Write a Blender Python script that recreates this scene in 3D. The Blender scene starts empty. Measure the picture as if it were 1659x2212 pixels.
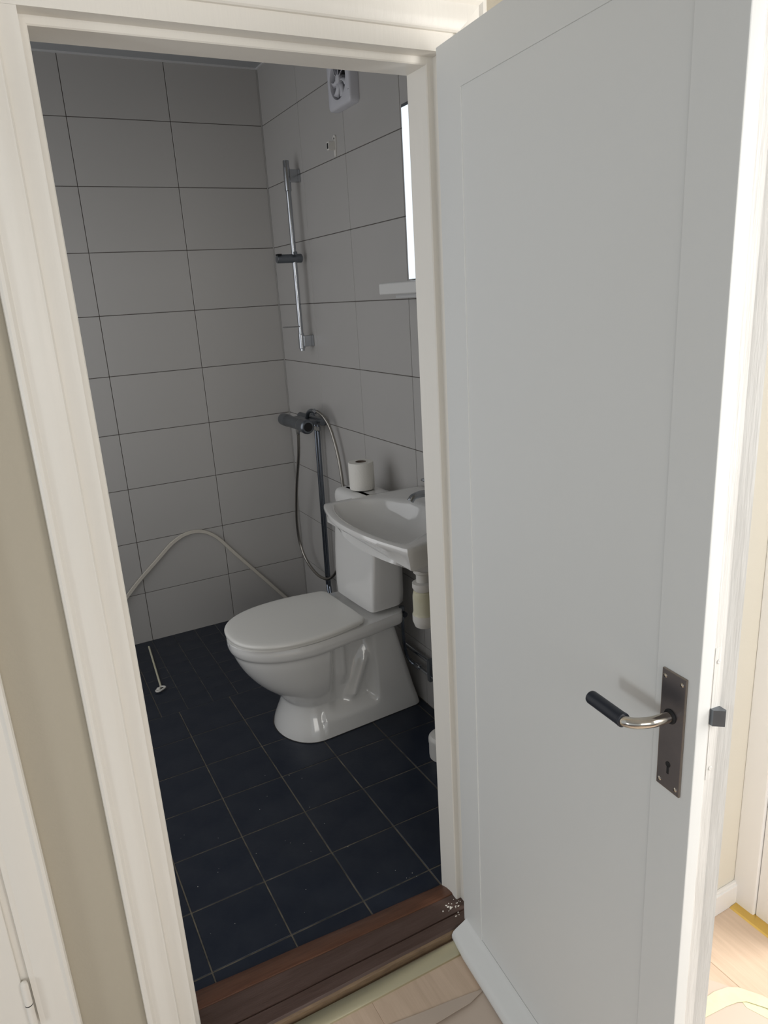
import bpy, bmesh, math, random
from mathutils import Vector, Matrix
random.seed(7)
PI = math.pi
scene = bpy.context.scene
C = scene.collection

# ------------------------------------------------------------------ camera
def cam_matrix():
    a, b, c = -0.4773622592, 1.2788954762, -0.0608051969
    return (Matrix.Rotation(a, 4, 'Z') @ Matrix.Rotation(b, 4, 'X') @ Matrix.Rotation(c, 4, 'Z'))
cd = bpy.data.cameras.new('camera'); cam = bpy.data.objects.new('camera', cd); C.objects.link(cam)
cam.matrix_world = Matrix.Translation((-1.2329247715, -3.315621238, 1.5099596515)) @ cam_matrix()
cd.sensor_fit = 'VERTICAL'; cd.sensor_height = 36.0; cd.sensor_width = 27.0
cd.lens = 1563.17335 * 36.0 / 2212.0
cd.clip_start = 0.02
scene.camera = cam

# ------------------------------------------------------------------ world, lights, exposure
w = bpy.data.worlds.new('world'); scene.world = w; w.use_nodes = True
bg = w.node_tree.nodes['Background']; bg.inputs[0].default_value = (0.86, 0.93, 1.0, 1); bg.inputs[1].default_value = 0.52
def area(name, loc, target, sx, sy, power, color):
    l = bpy.data.lights.new(name, 'AREA'); l.shape = 'RECTANGLE'; l.size = sx; l.size_y = sy
    l.energy = power; l.color = color
    o = bpy.data.objects.new(name, l); C.objects.link(o); o.location = loc
    o.rotation_euler = (Vector(target) - Vector(loc)).to_track_quat('-Z', 'Y').to_euler()
    return o
area('window_light_behind', (-1.5, -5.6, 1.7), (-1.0, -2.0, 1.2), 1.6, 1.3, 23, (1.0, 0.965, 0.90))
area('window_light_left', (-3.7, -2.95, 0.95), (-.5, -2.6, 0.55), 0.32, 0.42, 13.5, (0.90, 0.96, 1.0))
area('doorway_light_right', (0.95, -3.30, 1.35), (-.25, -2.5, 0.5), 0.8, 1.7, 52, (1.0, 0.97, 0.93))
area('window_light_right', (-0.05, -3.95, 1.45), (0.05, -2.4, 0.35), 0.45, 0.9, 10.5, (1.0, 0.985, 0.96))
area('bathroom_fill_light', (-1.67, -1.0, 1.25), (-.3, -1.0, 1.2), 1.5, 1.9, 11, (0.95, 0.97, 1.0))  # unseen broad fill added at the left wall to brighten the bathroom
scene.view_settings.view_transform = 'Standard'; scene.view_settings.look = 'None'
scene.view_settings.exposure = 0.0; scene.view_settings.gamma = 1.0
scene.view_settings.use_curve_mapping = False

# ------------------------------------------------------------------ materials
def mat(name, col, rough=.5, metal=0., noise=None, bump=None, coat=0., spec=None, emit=None, alpha=None, trans=None):
    """noise=(scale, colour2, amount, stretch)  bump=(scale, strength, stretch)"""
    m = bpy.data.materials.new(name); m.use_nodes = True
    nt = m.node_tree; p = nt.nodes['Principled BSDF']
    p.inputs['Base Color'].default_value = (*col, 1); p.inputs['Roughness'].default_value = rough
    p.inputs['Metallic'].default_value = metal
    if coat: p.inputs['Coat Weight'].default_value = coat; p.inputs['Coat Roughness'].default_value = .12
    if spec is not None: p.inputs['Specular IOR Level'].default_value = spec
    if trans: p.inputs['Transmission Weight'].default_value = trans
    if emit: p.inputs['Emission Color'].default_value = (*emit[0], 1); p.inputs['Emission Strength'].default_value = emit[1]
    tc = nt.nodes.new('ShaderNodeTexCoord')
    def mapped(stretch):
        mp = nt.nodes.new('ShaderNodeMapping'); mp.inputs['Scale'].default_value = stretch
        nt.links.new(tc.outputs['Object'], mp.inputs[0]); return mp.outputs[0]
    if noise:
        n = nt.nodes.new('ShaderNodeTexNoise'); n.inputs['Scale'].default_value = noise[0]; n.inputs['Detail'].default_value = 6
        n.inputs['Roughness'].default_value = .6
        nt.links.new(mapped(noise[3] if len(noise) > 3 else (1, 1, 1)), n.inputs['Vector'])
        r = nt.nodes.new('ShaderNodeValToRGB'); r.color_ramp.elements[0].position = .5 - noise[2] / 2; r.color_ramp.elements[1].position = .5 + noise[2] / 2
        r.color_ramp.elements[0].color = (*col, 1); r.color_ramp.elements[1].color = (*noise[1], 1)
        nt.links.new(n.outputs['Fac'], r.inputs[0]); nt.links.new(r.outputs[0], p.inputs['Base Color'])
    if bump:
        n = nt.nodes.new('ShaderNodeTexNoise'); n.inputs['Scale'].default_value = bump[0]; n.inputs['Detail'].default_value = 4
        nt.links.new(mapped(bump[2] if len(bump) > 2 else (1, 1, 1)), n.inputs['Vector'])
        b = nt.nodes.new('ShaderNodeBump'); b.inputs['Strength'].default_value = bump[1]; b.inputs['Distance'].default_value = .002
        nt.links.new(n.outputs['Fac'], b.inputs['Height']); nt.links.new(b.outputs[0], p.inputs['Normal'])
    return m
M = {}
M['trim'] = mat('white_trim_paint', (.80, .765, .70), .38, bump=(30, .25, (3, 3, .25)))
M['leaf'] = mat('white_door_paint', (.69, .695, .68), .45, noise=(1.3, (.68, .68, .655), .5), bump=(70, .12, (1, 1, .35)))
M['leaf_edge'] = mat('door_edge_paint', (.74, .725, .69), .45, noise=(9, (.62, .60, .565), .35, (6, 6, .6)), bump=(60, .5, (4, 4, .3)))
M['wall'] = mat('beige_wall_paint', (.455, .41, .325), .7, bump=(220, .15))
M['cream'] = mat('cream_wall_paint', (.70, .665, .58), .7, bump=(220, .1))
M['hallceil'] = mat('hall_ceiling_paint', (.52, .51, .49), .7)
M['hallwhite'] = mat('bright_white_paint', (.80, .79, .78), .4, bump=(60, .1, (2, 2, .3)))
M['tile'] = mat('grey_wall_tile', (.465, .45, .435), .42, noise=(2.2, (.445, .432, .415), .5), bump=(90, .05))
M['grout'] = mat('dark_wall_grout', (.10, .085, .078), .85, noise=(40, (.13, .115, .10), .5))
M['caulk'] = mat('grey_corner_caulk', (.27, .26, .245), .55)
M['ceil'] = mat('bathroom_ceiling_paint', (.40, .41, .42), .6)
M['bead'] = mat('white_bead', (.60, .60, .60), .5)
M['ftile'] = mat('navy_floor_tile', (.011, .0165, .031), .33, noise=(9, (.022, .0275, .041), .35), bump=(120, .12), spec=.35)
M['fgrout'] = mat('floor_grout', (.22, .19, .14), .9, noise=(18, (.035, .035, .036), .45))
M['fgrout2'] = mat('shower_grout', (.15, .14, .12), .9, noise=(25, (.012, .014, .018), .5))
M['ceramic'] = mat('white_ceramic', (.72, .715, .70), .09, coat=.6, spec=.6)
M['seat'] = mat('seat_plastic', (.73, .72, .685), .27)
M['plast'] = mat('white_plastic', (.72, .70, .66), .35)
M['fanplast'] = mat('fan_plastic', (.60, .60, .64), .4)
M['oldplast'] = mat('yellowed_plastic', (.62, .585, .41), .35, noise=(12, (.67, .65, .52), .5))
M['cream_plast'] = mat('loop_plastic', (.60, .56, .49), .5)
M['chrome'] = mat('chrome', (.50, .52, .55), .18, 1., noise=(8, (.42, .44, .47), .5))
M['dullchrome'] = mat('dull_chrome', (.165, .18, .20), .36, .85, noise=(25, (.20, .22, .245), .4))
M['pipe'] = mat('dark_chrome_pipe', (.20, .225, .265), .2, 1.)
M['hose'] = mat('metal_hose', (.36, .34, .31), .32, 1.)
M['nickel'] = mat('polished_nickel', (.75, .70, .62), .15, 1., noise=(14, (.5, .45, .38), .4))
M['bronze'] = mat('aged_bronze_plate', (.185, .18, .20), .34, 1., noise=(9, (.27, .25, .26), .6))
M['bronze_edge'] = mat('worn_plate_edge', (.36, .31, .27), .35, 1.)
M['black'] = mat('black_grip', (.012, .016, .026), .42)
M['dark'] = mat('dark_hollow', (.006, .006, .007), .7)
M['darkseal'] = mat('dark_sealant', (.03, .028, .028), .6)
M['paper'] = mat('toilet_paper', (.78, .76, .71), .95, bump=(160, .5))
M['card'] = mat('cardboard_core', (.16, .125, .10), .9)
M['wood_d'] = mat('dark_varnished_wood', (.060, .033, .024), .42, noise=(6, (.105, .066, .055), .6, (1.2, 14, 14)), bump=(50, .3, (.6, 8, 8)))
M['wood_r'] = mat('reddish_varnished_wood', (.075, .030, .017), .33, noise=(7, (.17, .075, .042), .6, (1.5, 22, 22)))
M['wood_raw'] = mat('bare_wood_edge', (.24, .16, .09), .7, noise=(14, (.12, .075, .045), .45, (1.5, 10, 10)))
M['brass'] = mat('champagne_metal_strip', (.60, .56, .40), .34, 1.)
M['gold'] = mat('gold_metal_strip', (.72, .50, .14), .35, .8)
M['tape'] = mat('yellow_masking_tape', (.66, .635, .40), .7, noise=(30, (.72, .70, .48), .6), bump=(45, .6))
M['cover'] = mat('brown_covering_paper', (.54, .445, .365), .8, noise=(2.5, (.59, .49, .41), .6), bump=(12, .25))
M['paneledge'] = mat('mirror_edge', (.13, .14, .15), .3, .5)
M['mirror'] = mat('mirror_glass', (.85, .88, .90), .03, 1.)
M['glowstrip'] = mat('mirror_edge_glow', (.8, .85, .9), .5, emit=((.78, .90, 1.0), .95))
M['clear'] = mat('clear_plastic', (.75, .75, .75), .25, trans=.85)
M['plank'] = []
for k in range(4):
    v = 1.0 + .012 * k
    m = mat('oak_plank_%s' % 'abcd'[k], (.64 * v, .495 * v, .375 * v), .5, noise=(5, (.52 * v, .39 * v, .285 * v), .55, (16, 1.1, 16)), bump=(30, .15, (12, .8, 12)))
    M['plank'].append(m)

# ------------------------------------------------------------------ helpers
def mesh_obj(name, bm, m, parent=None, smooth=True, angle=35, mats=None):
    me = bpy.data.meshes.new(name)
    bmesh.ops.recalc_face_normals(bm, faces=bm.faces[:])
    bm.to_mesh(me); bm.free()
    for q in (mats or [m]): me.materials.append(q)
    o = bpy.data.objects.new(name, me); C.objects.link(o)
    if smooth:
        for p in me.polygons: p.use_smooth = True
        try: me.set_sharp_from_angle(angle=math.radians(angle))
        except Exception: pass
    if smooth and len(me.polygons) < 420:
        wn = o.modifiers.new('wn', 'WEIGHTED_NORMAL'); wn.keep_sharp = True
    if parent is not None:
        o.parent = parent
        o.matrix_parent_inverse = Matrix.Translation(-Vector(parent.location)) if parent.type == 'EMPTY' and parent.rotation_euler.z == 0 else parent.matrix_basis.inverted()
    return o
def empty(name, loc, label=None, cat=None, group=None, kind=None):
    o = bpy.data.objects.new(name, None); C.objects.link(o); o.location = loc; o.empty_display_size = .05
    return tag(o, label, cat, group, kind)
def tag(o, label=None, cat=None, group=None, kind=None):
    if label: o['label'] = label
    if cat: o['category'] = cat
    if group: o['group'] = group
    if kind: o['kind'] = kind
    return o
def box(bm, x0, x1, y0, y1, z0, z1, bev=0., seg=2):
    r = bmesh.ops.create_cube(bm, size=1)
    vs = r['verts']
    bmesh.ops.scale(bm, vec=(abs(x1 - x0), abs(y1 - y0), abs(z1 - z0)), verts=vs)
    bmesh.ops.translate(bm, vec=((x0 + x1) / 2, (y0 + y1) / 2, (z0 + z1) / 2), verts=vs)
    if bev:
        es = list({e for v in vs for e in v.link_edges})
        bmesh.ops.bevel(bm, geom=es, offset=bev, segments=seg, affect='EDGES', profile=.5)
    return bm
def bx(*a, **k): return box(bmesh.new(), *a, **k)
def frame_of(d):
    d = d.normalized(); up = Vector((0, 0, 1)) if abs(d.z) < .9 else Vector((1, 0, 0))
    a = d.cross(up).normalized(); return a, d.cross(a).normalized()
def rings(bm, rs, cap0=True, cap1=True, closed=True):
    vr = [[bm.verts.new(p) for p in r] for r in rs]
    n = len(vr[0])
    for i in range(len(vr) - 1):
        for j in range(n if closed else n - 1):
            k = (j + 1) % n
            bm.faces.new((vr[i][j], vr[i][k], vr[i + 1][k], vr[i + 1][j]))
    if cap0: bm.faces.new(vr[0][::-1])
    if cap1: bm.faces.new(vr[-1])
    return bm
def tube(pts, rad, n=12, bm=None, cap=True):
    bm = bm or bmesh.new(); pts = [Vector(p) for p in pts]
    a, b = frame_of(pts[1] - pts[0]); rs = []
    for i, p in enumerate(pts):
        d = (pts[min(i + 1, len(pts) - 1)] - pts[max(i - 1, 0)]).normalized()
        a = (a - d * a.dot(d)).normalized(); b = d.cross(a)
        r = rad[i] if isinstance(rad, (list, tuple)) else rad
        rs.append([p + (a * math.cos(t) + b * math.sin(t)) * r for t in [2 * PI * k / n for k in range(n)]])
    return rings(bm, rs, cap, cap)
def spline(pts, sub=8):
    P = [Vector(p) for p in pts]; out = []
    for i in range(len(P) - 1):
        p0 = P[max(i - 1, 0)]; p1 = P[i]; p2 = P[i + 1]; p3 = P[min(i + 2, len(P) - 1)]
        for k in range(sub):
            t = k / sub
            out.append(.5 * ((2 * p1) + (p2 - p0) * t + (2 * p0 - 5 * p1 + 4 * p2 - p3) * t * t + (3 * p1 - p0 - 3 * p2 + p3) * t ** 3))
    out.append(P[-1]); return out
def lathe(prof, center, axis=(0, 0, 1), n=28, bm=None):
    """prof: list of (radius, height along axis)"""
    bm = bm or bmesh.new(); d = Vector(axis).normalized(); a, b = frame_of(d); c = Vector(center)
    rs = [[c + d * h + (a * math.cos(t) + b * math.sin(t)) * max(r, .0002) for t in [2 * PI * k / n for k in range(n)]] for r, h in prof]
    return rings(bm, rs)
def interp(tab, x):
    if x <= tab[0][0]: return tab[0][1]
    for (a, b), (c, d) in zip(tab, tab[1:]):
        if x <= c:
            t = (x - a) / (c - a); t = t * t * (3 - 2 * t) * .5 + t * .5
            return b + (d - b) * t
    return tab[-1][1]
def curve(tab, x):
    # monotone cubic through the table
    if x <= tab[0][0]: return tab[0][1]
    if x >= tab[-1][0]: return tab[-1][1]
    d = [(q[1] - p[1]) / (q[0] - p[0]) for p, q in zip(tab, tab[1:])]
    m = [d[0]] + [0 if a * b <= 0 else 2 * a * b / (a + b) for a, b in zip(d, d[1:])] + [d[-1]]
    for i in range(len(d)):
        if x <= tab[i + 1][0]:
            h = tab[i + 1][0] - tab[i][0]; t = (x - tab[i][0]) / h
            return ((2 * t ** 3 - 3 * t * t + 1) * tab[i][1] + (t ** 3 - 2 * t * t + t) * h * m[i] + (3 * t * t - 2 * t ** 3) * tab[i + 1][1] + (t ** 3 - t * t) * h * m[i + 1])
def smax(a, b, k=.012):
    h = max(k - abs(a - b), 0) / k
    return max(a, b) + h * h * k * .25
def prism(bm, poly, axis, a0, a1):
    """extrude a 2D polygon. axis 'x': poly=(y,z)"""
    f = {'x': lambda u, v, a: (a, u, v), 'y': lambda u, v, a: (u, a, v), 'z': lambda u, v, a: (u, v, a)}[axis]
    return rings(bm, [[f(u, v, a0) for u, v in poly], [f(u, v, a1) for u, v in poly]])

# ------------------------------------------------------------------ structure: bathroom shell
G = .0013; ZR = -.0097; CEIL = 2.462; XL = -1.70; YD = -1.985; TT = .006
wb = mesh_obj('wall_back', bx(XL - .1, .1, TT * .55, .1, -.05, CEIL + .04), M['grout'], smooth=False)
tag(wb, 'grey tiled bathroom back wall facing the doorway', 'wall', kind='structure')
wr = mesh_obj('wall_right', bx(TT * .55, .1, -1.935, 0, -.05, CEIL + .04), M['grout'], smooth=False)
tag(wr, 'grey tiled bathroom wall behind toilet, basin and shower rail', 'wall', kind='structure')
def tile_mesh(sx, sy, sz, bev):
    bm = bx(-sx / 2, sx / 2, -sy / 2, sy / 2, -sz / 2, sz / 2, bev=bev, seg=1)
    me = bpy.data.meshes.new('tile'); bm.to_mesh(me); bm.free(); return me
cache = {}
def tile(parent, x0, x1, y0, y1, z0, z1, m, bev=.0010, name='tile'):
    key = (round(x1 - x0, 4), round(y1 - y0, 4), round(z1 - z0, 4), m.name)
    if key not in cache:
        me = tile_mesh(x1 - x0, y1 - y0, z1 - z0, bev); me.materials.append(m); cache[key] = me
    o = bpy.data.objects.new(name, cache[key]); C.objects.link(o)
    o.location = ((x0 + x1) / 2, (y0 + y1) / 2, (z0 + z1) / 2); o.parent = parent
    return o
zrows = []
for j in range(10):
    z0 = max(ZR + .25 * j, -.012) + (0 if j == 0 else G); z1 = min(ZR + .25 * (j + 1), CEIL) - G
    zrows.append((z0, z1))
xe = [-.0025, -.7959 + .4003, -.7959, -1.196, XL + .0]
for a, b in zip(xe, xe[1:]):
    for z0, z1 in zrows:
        dz = random.uniform(-.0004, .0004)
        tile(wb, b + G, a - G, 0 + dz * .5, TT + .0, z0, z1, M['tile'])
ye = [-.0035, -.4103, -.8037, -1.1971, -1.5905, -1.934]
for a, b in zip(ye, ye[1:]):
    for z0, z1 in zrows:
        tile(wr, 0, TT, b + G, a - G, z0, z1, M['tile'])
# corner joint filled with grey caulk
cb = bmesh.new(); prism(cb, [(.004, .004), (-.0042, .0), (0, -.0042)], 'z', 0, CEIL)
mesh_obj('corner_caulk', cb, M['caulk'], wb, smooth=False)
# other bathroom walls
wl = mesh_obj('wall_left', bx(XL - .1, XL, YD, TT, -.05, CEIL + .04), M['tile'], smooth=False)
tag(wl, 'plain grey bathroom side wall left of the doorway', 'wall', kind='structure')
cl = mesh_obj('ceiling', bx(XL - .1, .1, -1.935, .1, CEIL, CEIL + .05), M['ceil'], smooth=False)
tag(cl, 'low grey bathroom ceiling', 'ceiling', kind='structure')
t = bmesh.new(); box(t, XL, 0, -.007, 0, CEIL - .006, CEIL); box(t, -.007, 0, -1.93, -.007, CEIL - .006, CEIL)
tag(mesh_obj('trim_1', t, M['bead'], smooth=False), 'thin white bead along the top of the grey tiles', 'trim', kind='structure')
# floor
fl = mesh_obj('floor', bx(XL - .1, .1, YD, .1, -.06, -.0016), M['fgrout'], smooth=False)
tag(fl, 'bathroom floor of navy blue square tiles', 'floor', kind='structure')
fg2 = mesh_obj('shower_grout', bx(-.9045, -.003, -.714, -.003, -.004, -.0013), M['fgrout2'], fl, smooth=False)
fxs = [XL, -1.44, -1.239, -1.039, -.8385, -.6378, -.437, -.2361, -.0353, -.0015]
fys = [-1.975, -1.9146, -1.7137, -1.5128, -1.3119, -1.111, -.9101, -.7132]
GF = .0019
for xa, xb in zip(fxs, fxs[1:]):
    for ya, yb in zip(fys, fys[1:]):
        tile(fl, xa + GF, xb - GF, ya + GF, yb - GF, -.006, random.uniform(-.0004, .0003), M['ftile'])
# big tiles left of the shower field
fy2 = [-.7132, -.51, -.31, -.11, -.0015]
for xa, xb in zip([XL, -1.44, -1.239, -1.039], [-1.44, -1.239, -1.039, -.9045]):
    for ya, yb in zip(fy2, fy2[1:]):
        tile(fl, xa + GF, xb - GF, ya + GF, yb - GF, -.006, 0, M['ftile'])
sx = [-.9045] + [-.803 + .1015 * k for k in range(8)] + [-.0015]
sy = [-.7132 + .1015 * k for k in range(8)]; sy[-1] = -.0015
for xa, xb in zip(sx, sx[1:]):
    for ya, yb in zip(sy, sy[1:]):
        tile(fl, xa + .0012, xb - .0012, ya + .0012, yb - .0012, -.006, random.uniform(-.0008, .0002), M['ftile'])

# ------------------------------------------------------------------ structure: door wall and hall
WF = -2.085            # hall side wall face
dw = bmesh.new()
box(dw, XL - .1, -1.125, WF, YD + .05, -.06, 2.75)      # left of the opening
box(dw, -.395, .06, WF, YD + .05, -.06, 2.75)
box(dw, -1.125, -.395, WF, YD + .05, 1.945, 2.75)
dwo = mesh_obj('wall_front', dw, M['wall'], smooth=False)
tag(dwo, 'beige hall wall around the bathroom door opening', 'wall', kind='structure')
wj = mesh_obj('wall_hall', bx(-.02, .2, -2.396, WF, -.06, 2.75), M['cream'], smooth=False)
tag(wj, 'cream hall wall behind the open door', 'wall', kind='structure')
b = bx(.185, .3, -2.585, -2.39, -.06, 2.75); box(b, .185, .3, -3.60, -2.585, 2.06, 2.75); box(b, .185, .3, -6.2, -3.60, -.06, 2.75)
wj2 = mesh_obj('wall_far', b, M['hallwhite'], smooth=False)
tag(wj2, 'bright white hall wall at the right edge', 'wall', kind='structure')
HF = -.012
hf = mesh_obj('floor', bx(-4.5, 1.6, -6.2, -2.09, -.06, HF - .008), M['wood_d'], smooth=False)
tag(hf, 'light oak plank hall floor', 'floor', kind='structure')
x = -1.705; k = 0
while x < .18:
    x1 = min(x + .24, .184)
    ys = [-2.10]; y = -2.10 - (.75 + .5 * ((k * 37) % 10) / 10)
    while y > -4.4: ys.append(y); y -= 1.25
    ys.append(-4.5)
    for ya, yb in zip(ys, ys[1:]):
        tile(hf, x + .0001, x1 - .0001, yb + .0001, ya - .0001, HF - .008, HF, M['plank'][(k * 3 + len(ys)) % 4], name='plank')
        k += 1
    x = x1; k += 1
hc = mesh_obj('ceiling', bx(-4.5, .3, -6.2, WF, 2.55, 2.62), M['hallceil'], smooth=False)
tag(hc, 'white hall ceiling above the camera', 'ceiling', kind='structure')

# door frame: jambs, head, casing
SF = -2.054            # door stop face
FF = -2.088            # frame front face
XA, XB, ZH = -1.0985, -.4400, 1.902
fr = empty('trim_2', (-.77, -2.05, 0), 'white painted door frame with moulded casing around the bathroom opening', 'door frame', kind='structure')
RB = .0135             # rebate
b = bmesh.new()
prism(b, [(XB, YD), (XB + .05, YD), (XB + .05, FF), (XB + RB, FF), (XB + RB, SF - .001), (XB + RB - .003, SF), (XB + .002, SF), (XB, SF + .002)], 'z', -.01, ZH + RB - .0012)
mesh_obj('jamb', b, M['trim'], fr, angle=30)
b = bmesh.new()
prism(b, [(XA, YD), (XA - .05, YD), (XA - .05, FF), (XA - RB, FF), (XA - RB, SF - .001), (XA - RB + .003, SF), (XA - .002, SF), (XA, SF + .002)], 'z', -.01, ZH + RB - .0012)
mesh_obj('jamb', b, M['trim'], fr, angle=30)
b = bmesh.new()
prism(b, [(YD - .0004, ZH), (YD - .0004, ZH + .05), (FF, ZH + .05), (FF, ZH + RB - .001), (SF - .0008, ZH + RB - .001), (SF + .0003, ZH + RB - .004), (SF + .0003, ZH + .002), (SF + .0022, ZH)], 'x', XA - .05, XB + .05)
mesh_obj('head_jamb', b, M['trim'], fr, angle=30)
cas = [(.0430, 0), (.0430, .006), (.0455, .0085), (.050, .0085), (.054, .0105), (.064, .0120), (.078, .0105), (.088, .0095), (.0905, .0125), (.0935, .015), (.0985, .0155), (.1025, .013), (.1035, .009), (.1035, 0)]
def casing(side):
    rs = []
    for d, h in cas:
        yy = FF - h
        if side == 'L': rs.append([(XA - d, yy, HF), (XA - d, yy, ZH + d)])
        if side == 'R': rs.append([(XB + d, yy, HF), (XB + d, yy, ZH + d)])
        if side == 'T': rs.append([(XA - d, yy, ZH + d), (XB + d, yy, ZH + d)])
    bm = bmesh.new()
    vs = [[bm.verts.new(p) for p in r] for r in rs]
    for i in range(len(vs)):
        j = (i + 1) % len(vs)
        bm.faces.new((vs[i][0], vs[i][1], vs[j][1], vs[j][0]))
    bm.faces.new([v[0] for v in vs]); bm.faces.new([v[1] for v in vs][::-1])
    mesh_obj('casing', bm, M['trim'], fr, angle=28)
for s in 'LRT': casing(s)

# threshold
th = empty('trim_3', (-.77, -2.05, 0), 'worn dark brown wooden threshold under the bathroom door', 'threshold', kind='structure')
def threshold_piece(name, prof, m):
    bm = bmesh.new(); rs = []
    n = 14
    for i in range(n + 1):
        u = i / n; X = XA - .012 + (XB - XA + .03) * u
        q = []
        for y, z in prof:
            sk = (.017 - .034 * u) * (1 if y > -2.0 else max(0, (y + 2.11) / .11))
            q.append((X, y + sk, z + .0006 * math.sin(X * 23 + y * 60)))
        rs.append(q)
    rings(bm, rs); return mesh_obj(name, bm, m, th, angle=30)
threshold_piece('bevel', [(-1.960, -.004), (-1.963, .004), (-1.972, .010), (-1.992, .0185), (-2.018, .0235), (-2.0225, .0225), (-2.024, .019), (-2.024, -.004)], M['wood_r'])
threshold_piece('tread', [(-2.024, -.004), (-2.024, .0205), (-2.05, .0190), (-2.0815, .0175), (-2.0830, .011), (-2.0848, .011), (-2.0868, .0175), (-2.10, .0175), (-2.116, .0165), (-2.121, .013), (-2.1215, -.01)], M['wood_d'])
threshold_piece('raw_edge', [(-2.1210, .0125), (-2.1255, .008), (-2.127, -.0095), (-2.121, -.0105)], M['wood_raw'])
bm = bmesh.new(); n = 12; rs = []
for i in range(n + 1):
    u = i / n; X = -1.15 + .72 * u; s = -.008 * u
    rs.append([(X, -2.130 + s, HF), (X, -2.131 + s, .0005), (X, -2.138 + s, .001), (X, -2.156 + s, -.0035), (X, -2.1635 + s, -.0085), (X, -2.165 + s, HF - .0005)])
rings(bm, rs)
tag(mesh_obj('transition_strip', bm, M['brass'], angle=25), 'champagne metal floor strip in front of the brown threshold', 'floor strip')
# chipped paint on the right end of the threshold
bm = bmesh.new()
for i in range(22):
    cx = random.uniform(-.475, -.425) - .02 * random.random(); cy = random.choice([random.uniform(-2.075, -2.055), random.uniform(-2.10, -2.05)])
    r = random.uniform(.0008, .0028); zz = .0190
    vs = [bm.verts.new((cx + math.cos(a) * r * random.uniform(.6, 1.5), cy + math.sin(a) * r * random.uniform(.5, 1.1), zz + random.uniform(0, .0012))) for a in [2 * PI * q / 6 for q in range(6)]]
    f = bm.faces.new(vs); e = bmesh.ops.extrude_face_region(bm, geom=[f]); bmesh.ops.translate(bm, vec=(0, 0, -.001), verts=[v for v in e['geom'] if isinstance(v, bmesh.types.BMVert)])
co = mesh_obj('paint_chips', bm, M['trim'], th, smooth=False); co['kind'] = 'stuff'

# ------------------------------------------------------------------ door leaf (opened about 95 degrees)
LA = Vector((-.462, -2.122, 0)); LU = Vector((-.0906, -.9959, 0)).normalized(); LN = Vector((-.9959, .0906, 0)).normalized()
def L(s, z, o=0.): return LA + LU * s + LN * o + Vector((0, 0, z))
TH = .056; LW = .658; ZB = .030; ZT = 1.9085
dl = empty('door_1', (-.41, -2.11, 0), 'white painted bathroom door standing open, with dark plate and black lever', 'door', kind='structure')
def leafbox(bm, s0, s1, z0, z1, o0, o1, bev=0., seg=2):
    vs = [bm.verts.new(L(s, z, o)) for o in (o0, o1) for z in (z0, z1) for s in (s0, s1)]
    idx = [(0, 1, 3, 2), (4, 6, 7, 5), (0, 4, 5, 1), (2, 3, 7, 6), (0, 2, 6, 4), (1, 5, 7, 3)]
    fs = [bm.faces.new([vs[i] for i in q]) for q in idx]
    if bev:
        bmesh.ops.bevel(bm, geom=list({e for f in fs for e in f.edges}), offset=bev, segments=seg, affect='EDGES', profile=.5)
    return bm
P0, P1, PZ0, PZ1 = .0830, .5835, .094, 1.829
bm = bmesh.new()
leafbox(bm, 0, P0, ZB, ZT, -.03, 0, .0016)
leafbox(bm, P1, LW, ZB, ZT, -.0215, 0, .0022)
leafbox(bm, P0 - .002, P1 + .002, PZ1, ZT - .0002, -.03, -.0001, .0012)
mesh_obj('stile_and_rail', bm, M['leaf'], dl)
bm = leafbox(bmesh.new(), P0 - .004, P1 + .004, ZB + .0005, PZ1 + .004, -.028, -.0018)
mesh_obj('door_panel', bm, M['leaf'], dl, smooth=False)
ep = [(.003, -.021), (LW - .0006, -.021), (LW - .0012, -.0225), (LW - .0002, -.0385), (LW + .0012, -.0410), (LW + .0070, -.0555), (LW + .0060, -TH), (.003, -TH)]
mesh_obj('edge_board', rings(bmesh.new(), [[L(a, z, b_) for a, b_ in ep] for z in (ZB + .001, ZT - .0015)]), M['leaf_edge'], dl, angle=14)
# weather bar along the foot
bm = bmesh.new(); rs = []
n = 10
for i in range(n + 1):
    s = .0095 + (LW - .010) * i / n
    e = 1.
    if i == 0: e = .9
    rs.append([L(s, ZB - .018, -.01), L(s, ZB + .014, -.001), L(s, .0400, .0005), L(s, .0340, .010 * e), L(s, .022, .033 * e), L(s, .0165, .0410 * e), L(s, .0085, .0455 * e), L(s, -.001, .0455 * e), L(s, -.0065, .041 * e), L(s, -.007, .02)])
rings(bm, rs)
bmesh.ops.recalc_face_normals(bm, faces=bm.faces[:])
wbr = mesh_obj('weather_bar', bm, M['leaf'], dl, angle=50)
mod = wbr.modifiers.new('bevel', 'BEVEL'); mod.width = .006; mod.segments = 3; mod.limit_method = 'ANGLE'; mod.angle_limit = math.radians(55)
# hinges (pins hidden behind, seen from the side)
for zz in (.28, 1.62):
    mesh_obj('hinge', lathe([(.0, 0), (.006, .001), (.0065, .006), (.0065, .094), (.006, .099), (0, .1)], (XB + .0275, FF - .0165, zz), n=14), M['dullchrome'], dl)
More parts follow.
